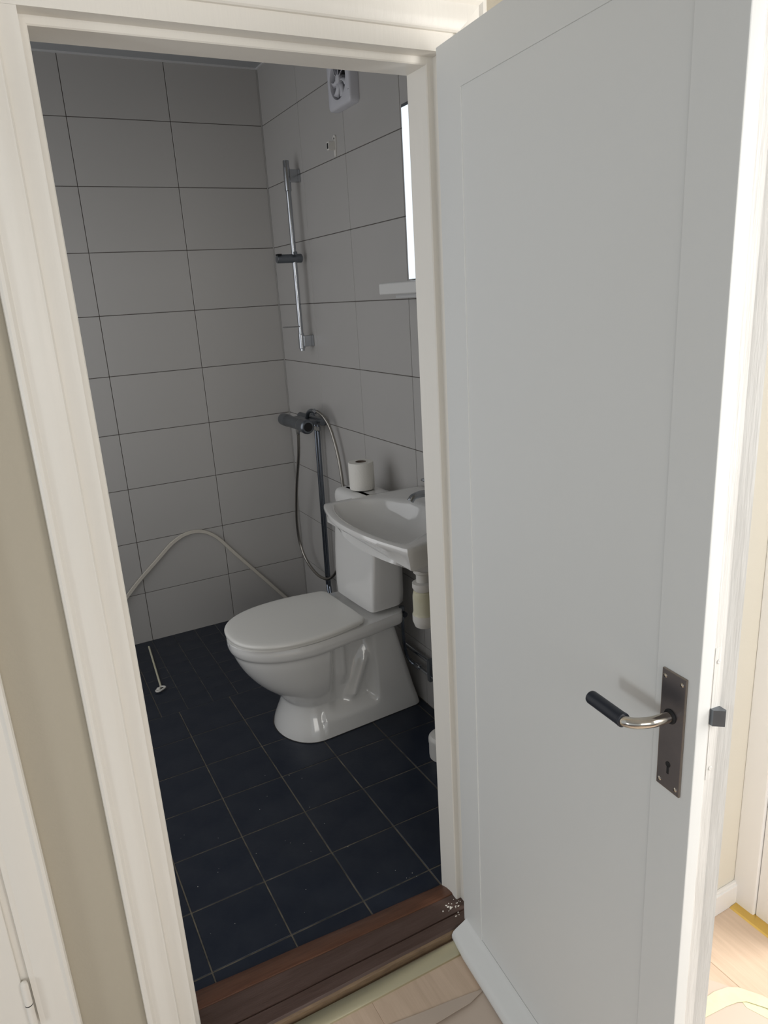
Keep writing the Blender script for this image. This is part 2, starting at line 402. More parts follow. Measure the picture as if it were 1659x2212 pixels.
# lock plate with screws
pl = mesh_obj('lock_plate', leafbox(bmesh.new(), .5985, .6395, .834, 1.0125, 0, .0035, .0009, 1), M['bronze'], dl, angle=25)
bm = bmesh.new()
for s0, s1, z0, z1 in ((.5982, .5998, .834, 1.0125), (.6380, .6398, .834, 1.0125), (.5985, .6395, 1.0112, 1.0128), (.5985, .6395, .8337, .8352)):
    leafbox(bm, s0, s1, z0, z1, .0002, .0032)
mesh_obj('plate_rim', bm, M['bronze_edge'], pl, smooth=False)
for s, z in ((.6045, 1.0035), (.6335, 1.0035), (.6045, .843), (.6335, .843)):
    mesh_obj('screw', lathe([(.0032, .003), (.0032, .0042), (.0022, .0052), (0, .0055)], L(s, z, 0), LN, 14), M['nickel'], pl)
# keyhole: round top and slot
bm = lathe([(.0042, .0030), (.0042, .0040), (0, .0040)], L(.618, .8735, 0), LN, 16)
leafbox(bm, .6163, .6197, .859, .872, .003, .0040)
mesh_obj('keyhole', bm, M['dark'], pl, smooth=False)
# lever
hz = .9475; hs = .6165
mesh_obj('spindle_collar', lathe([(.0105, .003), (.0105, .0045), (.0092, .006), (.009, .0065)], L(hs, hz, 0), LN, 24), M['dark'], dl)
pts = [L(hs, hz, .003), L(hs, hz, .020), L(hs - .001, hz, .034), L(hs - .006, hz - .0005, .047), L(hs - .014, hz - .002, .056), L(hs - .024, hz - .003, .060), L(hs - .036, hz - .003, .060)]
lever = mesh_obj('door_lever', tube(spline(pts, 6), .0075, 18), M['nickel'], dl)
g = [(.0079, 0), (.0102, .0005), (.0104, .002), (.0104, .0035), (.0096, .004), (.0100, .005), (.0100, .066), (.0092, .0685), (.0, .069)]
mesh_obj('grip', lathe(g, L(hs - .0245, hz - .003, .0600), -LU, 26), M['black'], lever, angle=40)
# latch bolt in the door edge
bm = bmesh.new()
poly = [(-.002, -.0225), (-.002, -.0375), (.011, -.0375), (.013, -.035), (.0045, -.0225)]
vs0 = [L(LW + s, .951, o) for s, o in poly]; vs1 = [L(LW + s, .974, o) for s, o in poly]
rings(bm, [vs0, vs1]); mesh_obj('latch_bolt', bm, M['dullchrome'], dl, smooth=False)
bm = leafbox(bmesh.new(), LW - .002, LW - .0004, .865, 1.06, -.0385, -.0235, .0002)
mesh_obj('lock_forend', bm, M['leaf_edge'], dl)
for zz in (.882, 1.040):
    mesh_obj('screw', lathe([(.0032, 0), (.0032, .0003), (.002, .0008), (0, .0004)], L(LW - .0001, zz, -.030), LU, 12), M['leaf_edge'], dl)

# ------------------------------------------------------------------ left door and casing
t4 = bmesh.new()
prof = [(-1.3115, FF + .003), (-1.3115, FF - .010), (-1.314, FF - .0145), (-1.3195, FF - .0155), (-1.323, FF - .012), (-1.326, FF - .0105), (-1.345, FF - .012), (-1.362, FF - .0095), (-1.3685, FF - .008), (-1.372, FF - .009), (-1.377, FF - .0085), (-1.379, FF - .002), (-1.40, FF - .002), (-1.40, FF + .003)]
prism(t4, prof, 'z', HF, 2.05)
tag(mesh_obj('trim_4', t4, M['trim'], angle=28), 'white moulded casing of the neighbouring door at the left edge', 'casing', kind='structure')
d2 = empty('door_2', (-1.39, FF, 0), 'closed white door with painted hinge at the lower left', 'door', kind='structure')
mesh_obj('door_leaf', bx(-1.69, -1.3905, FF - .010, FF - .002, .0, 2.0, bev=.003), M['trim'], d2)
for zz in (.27, 1.65):
    k = mesh_obj('hinge', lathe([(.0, 0), (.0060, .001), (.0066, .005), (.0066, .049), (.0060, .0495), (.0060, .0505), (.0066, .051), (.0066, .095), (.005, .101), (0, .1035)], (-1.3865, FF - .0125, zz), n=18), M['trim'], d2)
    mesh_obj('hinge_gap', lathe([(.0068, .0492), (.0068, .0508)], (-1.3865, FF - .0125, zz), n=18), M['dark'], k)

# ------------------------------------------------------------------ behind the door, right: casing, baseboard, gold strip
bm = bx(.0, .172, -2.408, -2.396, HF, .046, bev=.002)
box(bm, .0, .172, -2.404, -2.396, .044, .054, bev=.002)
tag(mesh_obj('baseboard_hall', bm, M['hallwhite']), 'white baseboard of the cream wall behind the door', 'baseboard', kind='structure')
bm = bx(.166, .190, -2.455, -2.3955, HF + .001, 2.2, bev=.004)
tag(mesh_obj('trim_5', bm, M['hallwhite']), 'white flat door lining in the far right corner', 'casing', kind='structure')
bm = bx(.174, .190, -2.585, -2.456, HF + .002, 2.2, bev=.003)
tag(mesh_obj('trim_6', bm, M['hallwhite']), 'white casing board at the right edge of the view', 'casing', kind='structure')
bm = bmesh.new(); prism(bm, [(.142, HF), (.145, HF + .004), (.166, HF + .005), (.176, HF + .003), (.176, HF)], 'y', -3.2, -2.409)
tag(mesh_obj('floor_strip', bm, M['gold'], angle=20), 'gold metal floor strip beneath the white casing at right', 'floor strip')

# covering paper and tape on the hall floor
def sheet(name, outline, z, thick, m, label, cat, wav=.0008, parent=None):
    bm = bmesh.new()
    top = [bm.verts.new((x, y, z + thick + wav * math.sin(x * 17 + y * 9))) for x, y in outline]
    bot = [bm.verts.new((x, y, z)) for x, y in outline]
    n = len(top)
    bm.faces.new(top); bm.faces.new(bot[::-1])
    for i in range(n): bm.faces.new((top[i], bot[i], bot[(i + 1) % n], top[(i + 1) % n]))
    o = mesh_obj(name, bm, m, parent, smooth=False)
    if label: tag(o, label, cat)
    return o
cover = sheet('floor_paper', [(-1.65, -2.16), (-.95, -2.215), (-.749, -2.238), (-.60, -2.255), (-.505, -2.272), (-.34, -2.31), (-.17, -2.42), (-.075, -2.502), (-.036, -2.558), (-.01, -2.62), (.06, -2.85), (.05, -3.9), (-1.65, -3.9)], HF + .0004, .001, M['cover'], 'brown covering paper taped over the hall floor', 'paper', 0)
# folded flap of the paper, lying on its edge
bm = bmesh.new()
a = [Vector((-.80, -2.225, HF + .002)), Vector((-.68, -2.2455, HF + .003)), Vector((-.56, -2.263, HF + .0025)), Vector((-.515, -2.270, HF + .002))]
c = [Vector((-.77, -2.30, HF + .010)), Vector((-.66, -2.292, HF + .012)), Vector((-.56, -2.288, HF + .008)), Vector((-.513, -2.274, HF + .003))]
rs = [[p, q, q - Vector((0, 0, .0008)), p - Vector((0, 0, .0008))] for p, q in zip(a, c)]
rings(bm, rs); mesh_obj('paper_fold', bm, M['cover'], cover, smooth=False)
tp = sheet('masking_tape', [(-.20, -2.560), (-.124, -2.541), (-.085, -2.541), (-.05, -2.549), (-.030, -2.562), (-.004, -2.600), (.012, -2.64), (-.004, -2.66), (-.022, -2.622), (-.044, -2.592), (-.062, -2.583), (-.09, -2.577), (-.153, -2.570), (-.20, -2.60)], HF + .0030, .0008, M['tape'], 'wrinkled yellow masking tape strip at the lower right', 'tape', .0007)
sheet('masking_tape', [(-.048, -2.572), (-.02, -2.60), (.02, -2.68), (.05, -2.80), (.02, -2.80), (-.01, -2.71), (-.055, -2.60)], HF + .00145, .0006, M['tape'], 'yellow masking tape strip running off the frame at right', 'tape', 0)

# ------------------------------------------------------------------ toilet
TY = -1.030
toilet = empty('toilet', (-.30, TY, 0), 'white close-coupled ceramic toilet with closed oval lid', 'toilet')
tipT = [(0, -.556), (.015, -.552), (.05, -.538), (.09, -.524), (.118, -.518), (.14, -.530), (.17, -.560), (.21, -.603), (.25, -.635), (.29, -.659), (.33, -.676), (.352, -.683), (.358, -.6895), (.385, -.6965), (.402, -.6965)]
hwT = [(0, .155), (.02, .152), (.05, .140), (.09, .122), (.118, .117), (.14, .124), (.18, .142), (.23, .159), (.28, .170), (.32, .177), (.350, .180), (.357, .1865), (.385, .190), (.402, .190)]
def pan_half(x, z, tip):
    xc = -.43; a = xc - tip; hw = curve(hwT, z)
    if x < xc:
        u = min(1, (xc - x) / a); bowl = hw * max(0, 1 - u ** 2.15) ** .5
    else:
        if z > .352: bowl = hw - (x - xc) * .075 if x < -.235 else hw - .0146 - (x + .235) * .12
        else: bowl = hw
    if z <= .352 and x > xc:
        fall = max(0, min(1, (x + .405) / .055)); fall = fall * fall * (3 - 2 * fall)
        zlow = max(0, min(1, (z - .055) / .05)); zlow = zlow * zlow * (3 - 2 * zlow)      # foot keeps full width
        rec = .098 + .0 * z
        # raised trapway running diagonally through the recess
        c1 = -.345 + (z - .10) * .42
        rec += .028 * math.exp(-((x - c1 - .045) / .026) ** 2) * max(0, min(1, (.34 - z) / .10)) * max(0, min(1, (z - .07) / .05))
        rec += .018 * math.exp(-((x + .325) / .016) ** 2) * max(0, min(1, (z - .16) / .05))
        hrec = hw * (1 - fall * zlow) + rec * fall * zlow
        hmid = curve(hwT, .02) * (1 - min(1, z / .36) * .10)
        back = max(0, min(1, (x + .232) / .034)); back = back * back * (3 - 2 * back)
        col = .150 - .020 * min(1, z / .36)
        bowl = hrec * (1 - back) + col * back
        if zlow < 1 and x > xc: bowl = bowl * zlow + curve([(0, .155), (.02, .1535), (.06, .148), (.12, .142)], z) * (1 - zlow)
    xb = -.020 - .085 * min(1, z / .36) if z < .352 else -.075
    r = .035
    if x > xb - r: bowl -= r - math.sqrt(max(0, r * r - (x - xb + r) ** 2))
    return max(bowl, 0)
zs = sorted(set([round(.11 + .006 * q, 4) for q in range(40)]) | set([0, .004, .012, .02, .035, .05, .06, .07, .08, .09, .10, .11, .12, .13, .145, .16, .175, .19, .205, .22, .235, .25, .265, .28, .295, .31, .325, .34, .350, .353, .3575, .365, .375, .388, .396, .400, .402]))
nx = 110; rs = []
for z in zs:
    tip = curve(tipT, z); xb = -.020 - .085 * min(1, z / .36) if z < .352 else -.075
    sh = 0 if z < .394 else (.004 if z < .401 else .009)
    near, far = [], []
    for i in range(nx + 1):
        u = i / nx; x = tip + (xb - tip) * (1 - math.cos(u * PI)) / 2
        h = max(0, pan_half(x, z, tip) - sh) if 0 < i < nx else (0 if i == 0 else max(0, pan_half(xb, z, tip)))
        xx = x + (sh if i == 0 else 0)
        near.append((xx, TY - h, z)); far.append((xx, TY + h, z))
    rs.append(near + far[1:][::-1])
bm = rings(bmesh.new(), rs)
mesh_obj('pan', bm, M['ceramic'], toilet, angle=60)
# dark sealing line around the foot
rs = [[(p[0] + (p[0] + .3) * .012, TY + (p[1] - TY) * 1.018, zz) for p in rs[0]] for zz in (.0003, .0018)]
mesh_obj('sealant', rings(bmesh.new(), rs), M['darkseal'], toilet, smooth=False)
def oval(tip, back, hw, z, n=72, p=2.25, hb=.172, rc=.028, xcn=None):
    xc = -.44; pts = []
    # front half
    m = n // 2
    fr_ = [(xc - (xc - tip) * math.sin(t), hw * math.cos(t)) for t in [PI / 2 - (PI / 2) * i / m for i in range(m + 1)]]
    fr_ = [(xc - (xc - tip) * math.sin(t) ** .84, hw * math.cos(t) ** .86) for t in [PI / 2 - (PI / 2) * i / m for i in range(m + 1)]]
    side = fr_[:]
    for i in range(1, 13):
        u = i / 12; X = xc + (back - rc - xc) * u
        side.append((X, hw + (hb - hw) * u * u * (1.5 - .5 * u)))
    for i in range(1, 9):
        t = PI / 2 * i / 8
        side.append((back - rc + rc * math.sin(t), hb - rc + rc * math.cos(t)))
    side = [(x, y * (.999 if y > .001 else 1)) for x, y in side]
    return [(x, TY - y, z) for x, y in side] + [(x, TY + y, z) for x, y in side[1:][::-1]]
def lidz(o, dz): return o
rs = [oval(-.690, -.262, .184, .403, hb=.164), oval(-.693, -.26, .187, .404, hb=.166), oval(-.693, -.26, .187, .413, hb=.166)]
mesh_obj('seat', rings(bmesh.new(), rs), M['seat'], toilet)
rs = []
for d, z in ((.006, .4135), (.001, .4150), (0, .4180), (0, .4215), (.0015, .4248), (.005, .4275), (.010, .4290), (.022, .4305), (.06, .4320), (.12, .4328)):
    rs.append([(x, y, zz - .003 + (x + .44) * -.008) for x, y, zz in oval(-.6955 + d, -.2440 - d * .6, .1925 - d, z, hb=.171 - d, rc=.032)])
mesh_obj('lid', rings(bmesh.new(), rs), M['seat'], toilet, angle=50)
for s in (-1, 1): mesh_obj('seat_hinge', tube([(-.248, TY + s * .05, .409), (-.248, TY + s * .10, .409)], .0062, 16), M['seat'], toilet)
# cistern
def tank_ring(z, xf, hf_, hs, xb, hb, off=0.):
    P = []
    P += [(xf + off, -hf_ + off * .7), (xf + off, hf_ - off * .7)]
    P += [(xf + .030, hs - off), (xb - .055, hs - off), (xb - .020, hb + (hs - hb) * .55 - off), (xb - off, hb - off)]
    P += [(xb - off, -hb + off), (xb - .020, -hb - (hs - hb) * .55 + off), (xb - .055, -hs + off), (xf + .030, -hs + off)]
    # round by chaikin
    for it in range(3):
        Q = []
        for i in range(len(P)):
            a, b_ = P[i], P[(i + 1) % len(P)]
            k = .16 if it == 0 else .25
            Q += [(a[0] * (1 - k) + b_[0] * k, a[1] * (1 - k) + b_[1] * k), (a[0] * k + b_[0] * (1 - k), a[1] * k + b_[1] * (1 - k))]
        P = Q
    return [(x, TY + y, z) for x, y in P]
rs = []
for z, xf, hf_, hs, off in ((.4135, -.200, .122, .126, .010), (.416, -.207, .130, .134, .003), (.421, -.210, .134, .138, 0), (.46, -.210, .138, .146, 0), (.53, -.207, .141, .150, 0), (.60, -.202, .143, .151, 0), (.67, -.196, .143, .150, 0), (.74, -.190, .140, .147, 0), (.776, -.187, .138, .145, 0)):
    rs.append(tank_ring(z, xf, hf_, hs, -.038, .085, off))
mesh_obj('cistern', rings(bmesh.new(), rs), M['ceramic'], toilet, angle=40)
rs = []
for z, off in ((.777, .0015), (.780, -.0005), (.795, .0005), (.806, .004), (.813, .010), (.8175, .020), (.8195, .034), (.820, .05)):
    rs.append(tank_ring(z, -.188, .139, .146, -.036, .085, off)); rs[-1] = [(x, y, zz + (.012 if z > .779 else .0)) for x, y, zz in rs[-1]]
mesh_obj('cistern_lid', rings(bmesh.new(), rs), M['ceramic'], toilet, angle=50)
bt = lathe([(.0235, .8310), (.0235, .8335), (.021, .8345), (.020, .8338), (.0, .8342)], (-.118, TY + .035, 0), n=32)
mesh_obj('flush_button', bt, M['chrome'], toilet)

# the whole toilet stands slightly askew from the wall
rotm = Matrix.Translation((-.05, TY, 0)) @ Matrix.Rotation(.055, 4, 'Z') @ Matrix.Translation((.05, -TY, 0))
for ch in toilet.children:
    li = ch.matrix_parent_inverse; ch.data.transform(li.inverted() @ li @ rotm) if False else ch.data.transform(rotm)

# toilet roll standing on the cistern
rx, ry, rz = -.1200, -1.004, .8348
roll = empty('toilet_roll', (rx, ry, rz), 'white toilet paper roll standing on the cistern', 'toilet roll')
bm = lathe([(.0195, .0015), (.044, .0005), (.0455, .002), (.0458, .01), (.0462, .05), (.0458, .098), (.0452, .1), (.0195, .1005), (.0195, .0016)], (rx, ry, rz), n=48)
bm.faces.ensure_lookup_table()
mesh_obj('paper', bm, M['paper'], roll, angle=60)
bm = bmesh.new(); n = 32
rs = [[(rx + r * math.cos(2 * PI * k / n), ry + r * math.sin(2 * PI * k / n), rz + h) for k in range(n)] for r, h in ((.0196, .001), (.0196, .1008), (.0182, .1008), (.0182, .012))]
rings(bm, rs, False, True); mesh_obj('core', bm, M['card'], roll)
bm = bmesh.new()  # loose end of the paper
a0 = math.radians(-62)
rs = []
for k in range(7):
    a = a0 + k * .055; r = .0462 + .0009 * (1 - k / 7)
    rs.append([(rx + r * math.cos(a), ry + r * math.sin(a), rz + .002), (rx + r * math.cos(a), ry + r * math.sin(a), rz + .0985)])
vs = [[bm.verts.new(p) for p in r] for r in rs]
for i in range(6): bm.faces.new((vs[i][0], vs[i + 1][0], vs[i + 1][1], vs[i][1]))
le = mesh_obj('loose_end', bm, M['paper'], roll); le.modifiers.new('s', 'SOLIDIFY').thickness = .0006

# ------------------------------------------------------------------ wash basin
basin = empty('wash_basin', (-.2, -1.44, .8), 'white ceramic wall-hung basin with bottle trap, in front of the toilet', 'wash basin')
def resample(poly, n, rad):
    # round the corners, then resample by arc length
    P = [Vector((x, y)) for x, y in poly]; out = []
    for i in range(len(P)):
        p, a, b_ = P[i], P[i - 1], P[(i + 1) % len(P)]
        r = rad[i] if isinstance(rad, (list, tuple)) else rad
        da = (a - p); db = (b_ - p); r = min(r, da.length * .48, db.length * .48)
        s, e = p + da.normalized() * r, p + db.normalized() * r
        for k in range(7):
            t = k / 6; out.append(s * (1 - t) ** 2 + p * 2 * t * (1 - t) + e * t * t)
    return out
def ray_ring(poly, cx, cy, n):
    res = []
    for k in range(n):
        a = 2 * PI * k / n; d = Vector((math.cos(a), math.sin(a))); best = None; o = Vector((cx, cy))
        for i in range(len(poly)):
            p, q = poly[i], poly[(i + 1) % len(poly)]; e = q - p
            den = d.x * e.y - d.y * e.x
            if abs(den) < 1e-12: continue
            w_ = p - o; t = (w_.x * e.y - w_.y * e.x) / den; s = (w_.x * d.y - w_.y * d.x) / den
            if t > 0 and -1e-6 <= s <= 1 + 1e-6 and (best is None or t > best): best = t
        res.append(o + d * (best or 0))
    return res
outer = [(-0.001, -1.2207), (-0.371, -1.2226), (-0.3963, -1.3031), (-0.4137, -1.3807), (-0.421, -1.4679), (-0.4176, -1.5552), (-0.405, -1.6522), (-0.373, -1.7734), (-0.001, -1.6909)]
orad = [.01, .016, .08, .08, .08, .08, .08, .009, .01]
inner = [(-0.3458, -1.2566), (-0.2702, -1.2507), (-0.1975, -1.2886), (-0.1461, -1.3593), (-0.1248, -1.4485), (-0.1267, -1.5164), (-0.1519, -1.594), (-0.2169, -1.657), (-0.3546, -1.7297), (-0.3769, -1.6716), (-0.3929, -1.5552), (-0.3963, -1.4679), (-0.3885, -1.3807), (-0.371, -1.3128)]
irad = [.018, .05, .05, .05, .05, .05, .05, .05, .02, .05, .05, .05, .05, .05]
N = 200; bcx, bcy = -.27, -1.487
O = ray_ring(resample(outer, N, orad), bcx, bcy, N); I = ray_ring(resample(inner, N, irad), bcx, bcy, N)
def mixr(A, B, t, z, s=1.): return [((A[i] * (1 - t) + B[i] * t).x, (A[i] * (1 - t) + B[i] * t).y, z) for i in range(N)]
def scaled(A, s, z, cx=bcx, cy=bcy, dx=0): return [(cx + (p.x - cx) * s + dx, cy + (p.y - cy) * s, z) for p in A]
cent = [Vector((bcx + .03, bcy))] * N
def under(z, sx, sy, dx=0.):
    r = []
    for p in O:
        x = -.001 + (p.x + .001) * sx; y = bcy + (p.y - bcy) * sy
        r.append((min(x, -.001), y, z))
    return r
# lower edge: thin at the front corners, deep towards the centre
rs = []
def lower(z, t, zr=.0):
    # the apron curves back under the bowed rim to a straight lower edge
    r = []
    for p in O:
        xs = max(p.x, -.363) if p.x < -.33 else p.x
        x = p.x * (1 - t) + xs * t; y = p.y + (bcy - p.y) * .02 * t
        r.append((x, y, z))
    return r
rs.append(under(.7246, .42, .42)); rs.append(under(.7392, .60, .62)); rs.append(under(.7683, .80, .82)); rs.append(under(.7925, .90, .93))
rs.append([(x + (0 if x > -.05 else .006), y, z) for x, y, z in lower(.8036, 1)]); rs.append(lower(.8070, 1)); rs.append(lower(.8148, .96)); rs.append(lower(.8332, .62)); rs.append(lower(.8478, .22))
rs.append(scaled(O, 1, .8555)); rs.append(scaled(O, 1, .8638))
rs.append(mixr(O, I, .06, .8686)); rs.append(mixr(O, I, .22, .8701)); rs.append(mixr(O, I, .6, .8701)); rs.append(mixr(O, I, .88, .8696))
rs.append(mixr(O, I, .97, .8676)); rs.append(mixr(O, I, 1, .8633))
D = Vector((-.236, -1.487))
for t, z in ((.04, .8526), (.09, .8390), (.16, .8235), (.26, .8080), (.40, .7935), (.58, .7828), (.78, .7750), (.92, .7712)):
    rs.append([((p * (1 - t) + D * t).x, (p * (1 - t) + D * t).y, z) for p in I])
for r in rs:
    for i, p in enumerate(r):
        r[i] = (min(p[0], -.001), p[1], p[2] + .004)
mesh_obj('bowl', rings(bmesh.new(), rs), M['ceramic'], basin, angle=48)
mesh_obj('drain', lathe([(.022, .7716), (.022, .7736), (.018, .7746), (.0, .7731)], (-.236, -1.487, 0), n=24), M['chrome'], basin)
# bottle trap
trap = basin
tx, ty = -.2314, -1.599
mesh_obj('top_nut', lathe([(.020, .7460), (.026, .7440), (.026, .7227), (.0215, .7188)], (tx, ty, 0), n=26), M['plast'], trap)
mesh_obj('inlet_pipe', lathe([(.0185, .7489), (.0185, .6858), (.021, .6810)], (tx, ty, 0), n=24), M['plast'], trap)
mesh_obj('collar_nut', lathe([(.020, .6936), (.031, .6907), (.0315, .6761), (.026, .6664), (.022, .6626)], (tx, ty, 0), n=26), M['plast'], trap)
mesh_obj('trap_bottle', lathe([(.020, .6684), (.0285, .6626), (.0315, .6490), (.0315, .5986), (.033, .5937), (.034, .5889)], (tx, ty, 0), n=32), M['oldplast'], trap)
mesh_obj('trap_cap', lathe([(.0345, .5898), (.0345, .5695), (.031, .5598), (.0285, .5520), (0, .5501)], (tx, ty, 0), n=32), M['plast'], trap)
mesh_obj('outlet_pipe', tube([(tx + .02, ty, .6393), (tx + .07, ty, .6393), (-.02, ty, .6393), (.0, ty, .6393)], .016, 18), M['plast'], trap)
# basin tap
tap = empty('basin_tap', (-.055, -1.385, .85), 'chrome basin tap at the back of the basin', 'tap')
mesh_obj('tap_body', lathe([(.024, .8735), (.024, .879), (.020, .884), (.019, .918), (.021, .923), (.021, .943), (.016, .953), (0, .955)], (-.085, -1.450, 0), n=26), M['chrome'], tap)
mesh_obj('spout', tube(spline([(-.09, -1.450, .905), (-.13, -1.452, .912), (-.165, -1.454, .908), (-.178, -1.455, .896)]), [.011] * 25, 14), M['chrome'], tap)
mesh_obj('tap_lever', bx(-.110, -.06, -1.425, -1.408, .9395, .949, bev=.003), M['chrome'], tap)

# ------------------------------------------------------------------ mirror and shelf
mir = empty('mirror', (-.01, -1.45, 1.8), 'wall mirror with a brightly glowing left edge above the shelf', 'mirror')
mesh_obj('mirror_frame', bx(-.016, -.0005, -1.66, -1.232, 1.550, 2.047, bev=.0015), M['paneledge'], mir)
mesh_obj('glow_strip', bx(-.0200, -.0155, -1.30, -1.2395, 1.551, 2.036), M['glowstrip'], mir, smooth=False)  # emitting strip put in for the bright left edge of the mirror
mesh_obj('mirror_glass', bx(-.0175, -.0155, -1.655, -1.302, 1.555, 2.040), M['mirror'], mir, smooth=False)
sh = empty('wall_shelf', (-.06, -1.45, 1.5), 'white ceramic shelf on the wall beneath the mirror', 'shelf')
mesh_obj('shelf_board', bx(-.120, -.0005, -1.67, -1.219, 1.507, 1.543, bev=.006, seg=3), M['ceramic'], sh)
mesh_obj('shelf_bracket', bx(-.075, -.0005, -1.60, -1.245, 1.495, 1.508, bev=.003), M['bead'], sh)

# ------------------------------------------------------------------ extractor fan
fan = empty('extractor_fan', (-.02, -.85, 2.21), 'square white extractor fan high on the tiled wall', 'fan')
fy0, fy1, fz0, fz1 = -.937, -.767, 2.134, 2.308; fcy, fcz = -.852, 2.207
n = 64; rs = []
def sq(k, h):
    a = 2 * PI * (k + .5) / n; c_, s_ = math.cos(a), math.sin(a); m_ = max(abs(c_), abs(s_)); e = 18
    q = (abs(c_) ** e + abs(s_) ** e) ** (1 / e); return (c_ * h / q, s_ * h / q)
def circ(k, r): a = 2 * PI * (k + .5) / n; return (math.cos(a) * r, math.sin(a) * r)
for X, f in ((-.0005, lambda k: sq(k, .085)), (-.027, lambda k: sq(k, .0848)), (-.033, lambda k: sq(k, .0825)), (-.035, lambda k: sq(k, .079)), (-.0365, lambda k: circ(k, .066)), (-.0355, lambda k: circ(k, .061)), (-.030, lambda k: circ(k, .0590)), (-.004, lambda k: circ(k, .058))):
    rs.append([(X, fcy + f(k)[0], fcz + f(k)[1]) for k in range(n)])
mesh_obj('fan_housing', rings(bmesh.new(), rs, True, False), M['fanplast'], fan, angle=50)
mesh_obj('fan_duct', lathe([(.0575, 0), (.0575, .002)], (-.004, fcy, fcz), (-1, 0, 0), 32), M['dark'], fan)
mesh_obj('fan_hub', lathe([(.015, .004), (.0155, .030), (.013, .034), (0, .0355)], (-.003, fcy, fcz), (-1, 0, 0), 28), M['fanplast'], fan)
for i in range(7):
    a = 2 * PI * i / 7 + .45; bm = bmesh.new(); vs = []
    for r in (.015, .030, .043, .055):
        wd = .25 + .02 * (r / .055)
        row = []
        for q, dx in ((-1, .006), (0, 0.), (1, -.006)):
            an = a + q * (wd * .62 + (.30 if r < .02 else 0)) + (r - .017) * 9
            row.append(bm.verts.new((-.0285 + dx * (1.3 - r * 8), fcy + math.cos(an) * r, fcz + math.sin(an) * r)))
        vs.append(row)
    for p, q in zip(vs, vs[1:]):
        for j in range(2): bm.faces.new((p[j], p[j + 1], q[j + 1], q[j]))
    o = mesh_obj('fan_blade', bm, M['fanplast'], fan); o.modifiers.new('s', 'SOLIDIFY').thickness = .0015
mesh_obj('fan_vent_mark', bx(-.0362, -.0340, fcy - .079, fcy - .071, 2.160, 2.1605), M['dark'], fan, smooth=False)

# towel/soap hook on the tile
hk = empty('wall_hook', (-.01, -.725, 2.03), 'small white plastic hook holder below the fan', 'hook')
bm = bmesh.new(); pr_ = []
for a_ in range(9): t = PI * a_ / 8; pr_.append((-.729 + .0115 * math.cos(t), 2.052 + .011 * math.sin(t)))
for a_ in range(9): t = PI + PI * a_ / 8; pr_.append((-.729 + .0055 * math.cos(t), 1.997 + .0055 * math.sin(t)))
rings(bm, [[(X, y, z) for y, z in pr_] for X in (-.0004, -.0050)]); mesh_obj('hook_plate', bm, M['plast'], hk)
mesh_obj('hook_peg', bx(-.0305, -.004, -.735, -.717, 2.013, 2.042, bev=.0025), M['plast'], hk)
mesh_obj('peg_slot', bx(-.0312, -.0300, -.732, -.722, 2.018, 2.036), M['dark'], hk, smooth=False)
mesh_obj('screw_hole', lathe([(.0035, 0), (.0035, .0008)], (-.0048, -.7295, 2.052), (-1, 0, 0), 12), M['dark'], hk)

# ------------------------------------------------------------------ shower rail
BY = -.368; BX = -.052
bar = empty('shower_rail', (BX, BY, 1.3), 'chrome vertical shower rail with sliding holder', 'shower rail')
mesh_obj('rail_tube', tube([(BX, BY, 1.30), (BX, BY, 2.04)], .0105, 20), M['chrome'], bar)
for zz, nm in ((1.985, 1), (1.340, -1)):
    br = mesh_obj('rail_bracket', lathe([(.0115, -.058 if nm > 0 else -.032), (.0135, -.056 if nm > 0 else -.030), (.0135, .028 if nm > 0 else .024), (.0125, .031 if nm > 0 else .026), (.0125, .05 if nm > 0 else .03), (.012, .055 if nm > 0 else .031)], (BX, BY, zz), n=22), M['chrome'], bar)
    mesh_obj('wall_block', bx(BX + .006, -.0005, BY - .015, BY + .013, zz - .024, zz + .022, bev=.003), M['chrome'], br)
sl = mesh_obj('slider', lathe([(0, -.012), (.016, -.011), (.0175, -.008), (.0175, .070), (.0172, .071), (.0176, .073), (.0176, .094), (.016, .097), (0, .098)], (-.117, BY, 1.672), (1, 0, 0), 26), M['dullchrome'], bar)
mesh_obj('slider_button', bx(-.060, -.048, BY - .03, BY - .016, 1.683, 1.697, bev=.002), M['dullchrome'], sl)
mesh_obj('holder_notch', bx(-.1295, -.112, BY - .0185, BY + .006, 1.684, 1.6905), M['dark'], sl, smooth=False)
hold = lathe([(.002, 0), (.036, .001), (.038, .004), (.036, .005), (.002, .003)], (-.092, BY, 1.398), n=32)
mesh_obj('soap_holder', hold, M['clear'], bar)

# ------------------------------------------------------------------ shower mixer with pipes and hose
mx = empty('shower_mixer', (-.08, -.36, .99), 'dull chrome shower mixer with hose and riser pipes in the tiled corner', 'shower mixer')
mesh_obj('mixer_body', lathe([(.0, -.158), (.020, -.157), (.0265, -.150), (.0275, -.135), (.0275, -.085), (.0255, -.080), (.0250, .060), (.0275, .066), (.0295, .080), (.0295, .118), (.0305, .121), (.0305, .135), (.0250, .142), (.0195, .143)], (-.110, -.358, .9945), (0, -1, 0), 30), M['dullchrome'], mx)
mesh_obj('handle_hollow', lathe([(.0190, 0), (.0190, .0035)], (-.110, -.4985, .9945), (0, -1, 0), 24), M['dark'], mx)
bm = bx(-.095, -.030, -.455, -.262, .992, 1.010, bev=.004)
mesh_obj('mixer_bridge', bm, M['dullchrome'], mx)
mesh_obj('back_bar', lathe([(0, -.135), (.014, -.134), (.0155, -.13), (.0155, .12), (.014, .124), (0, .125)], (-.034, -.358, 1.004), (0, -1, 0), 24), M['dullchrome'], mx)
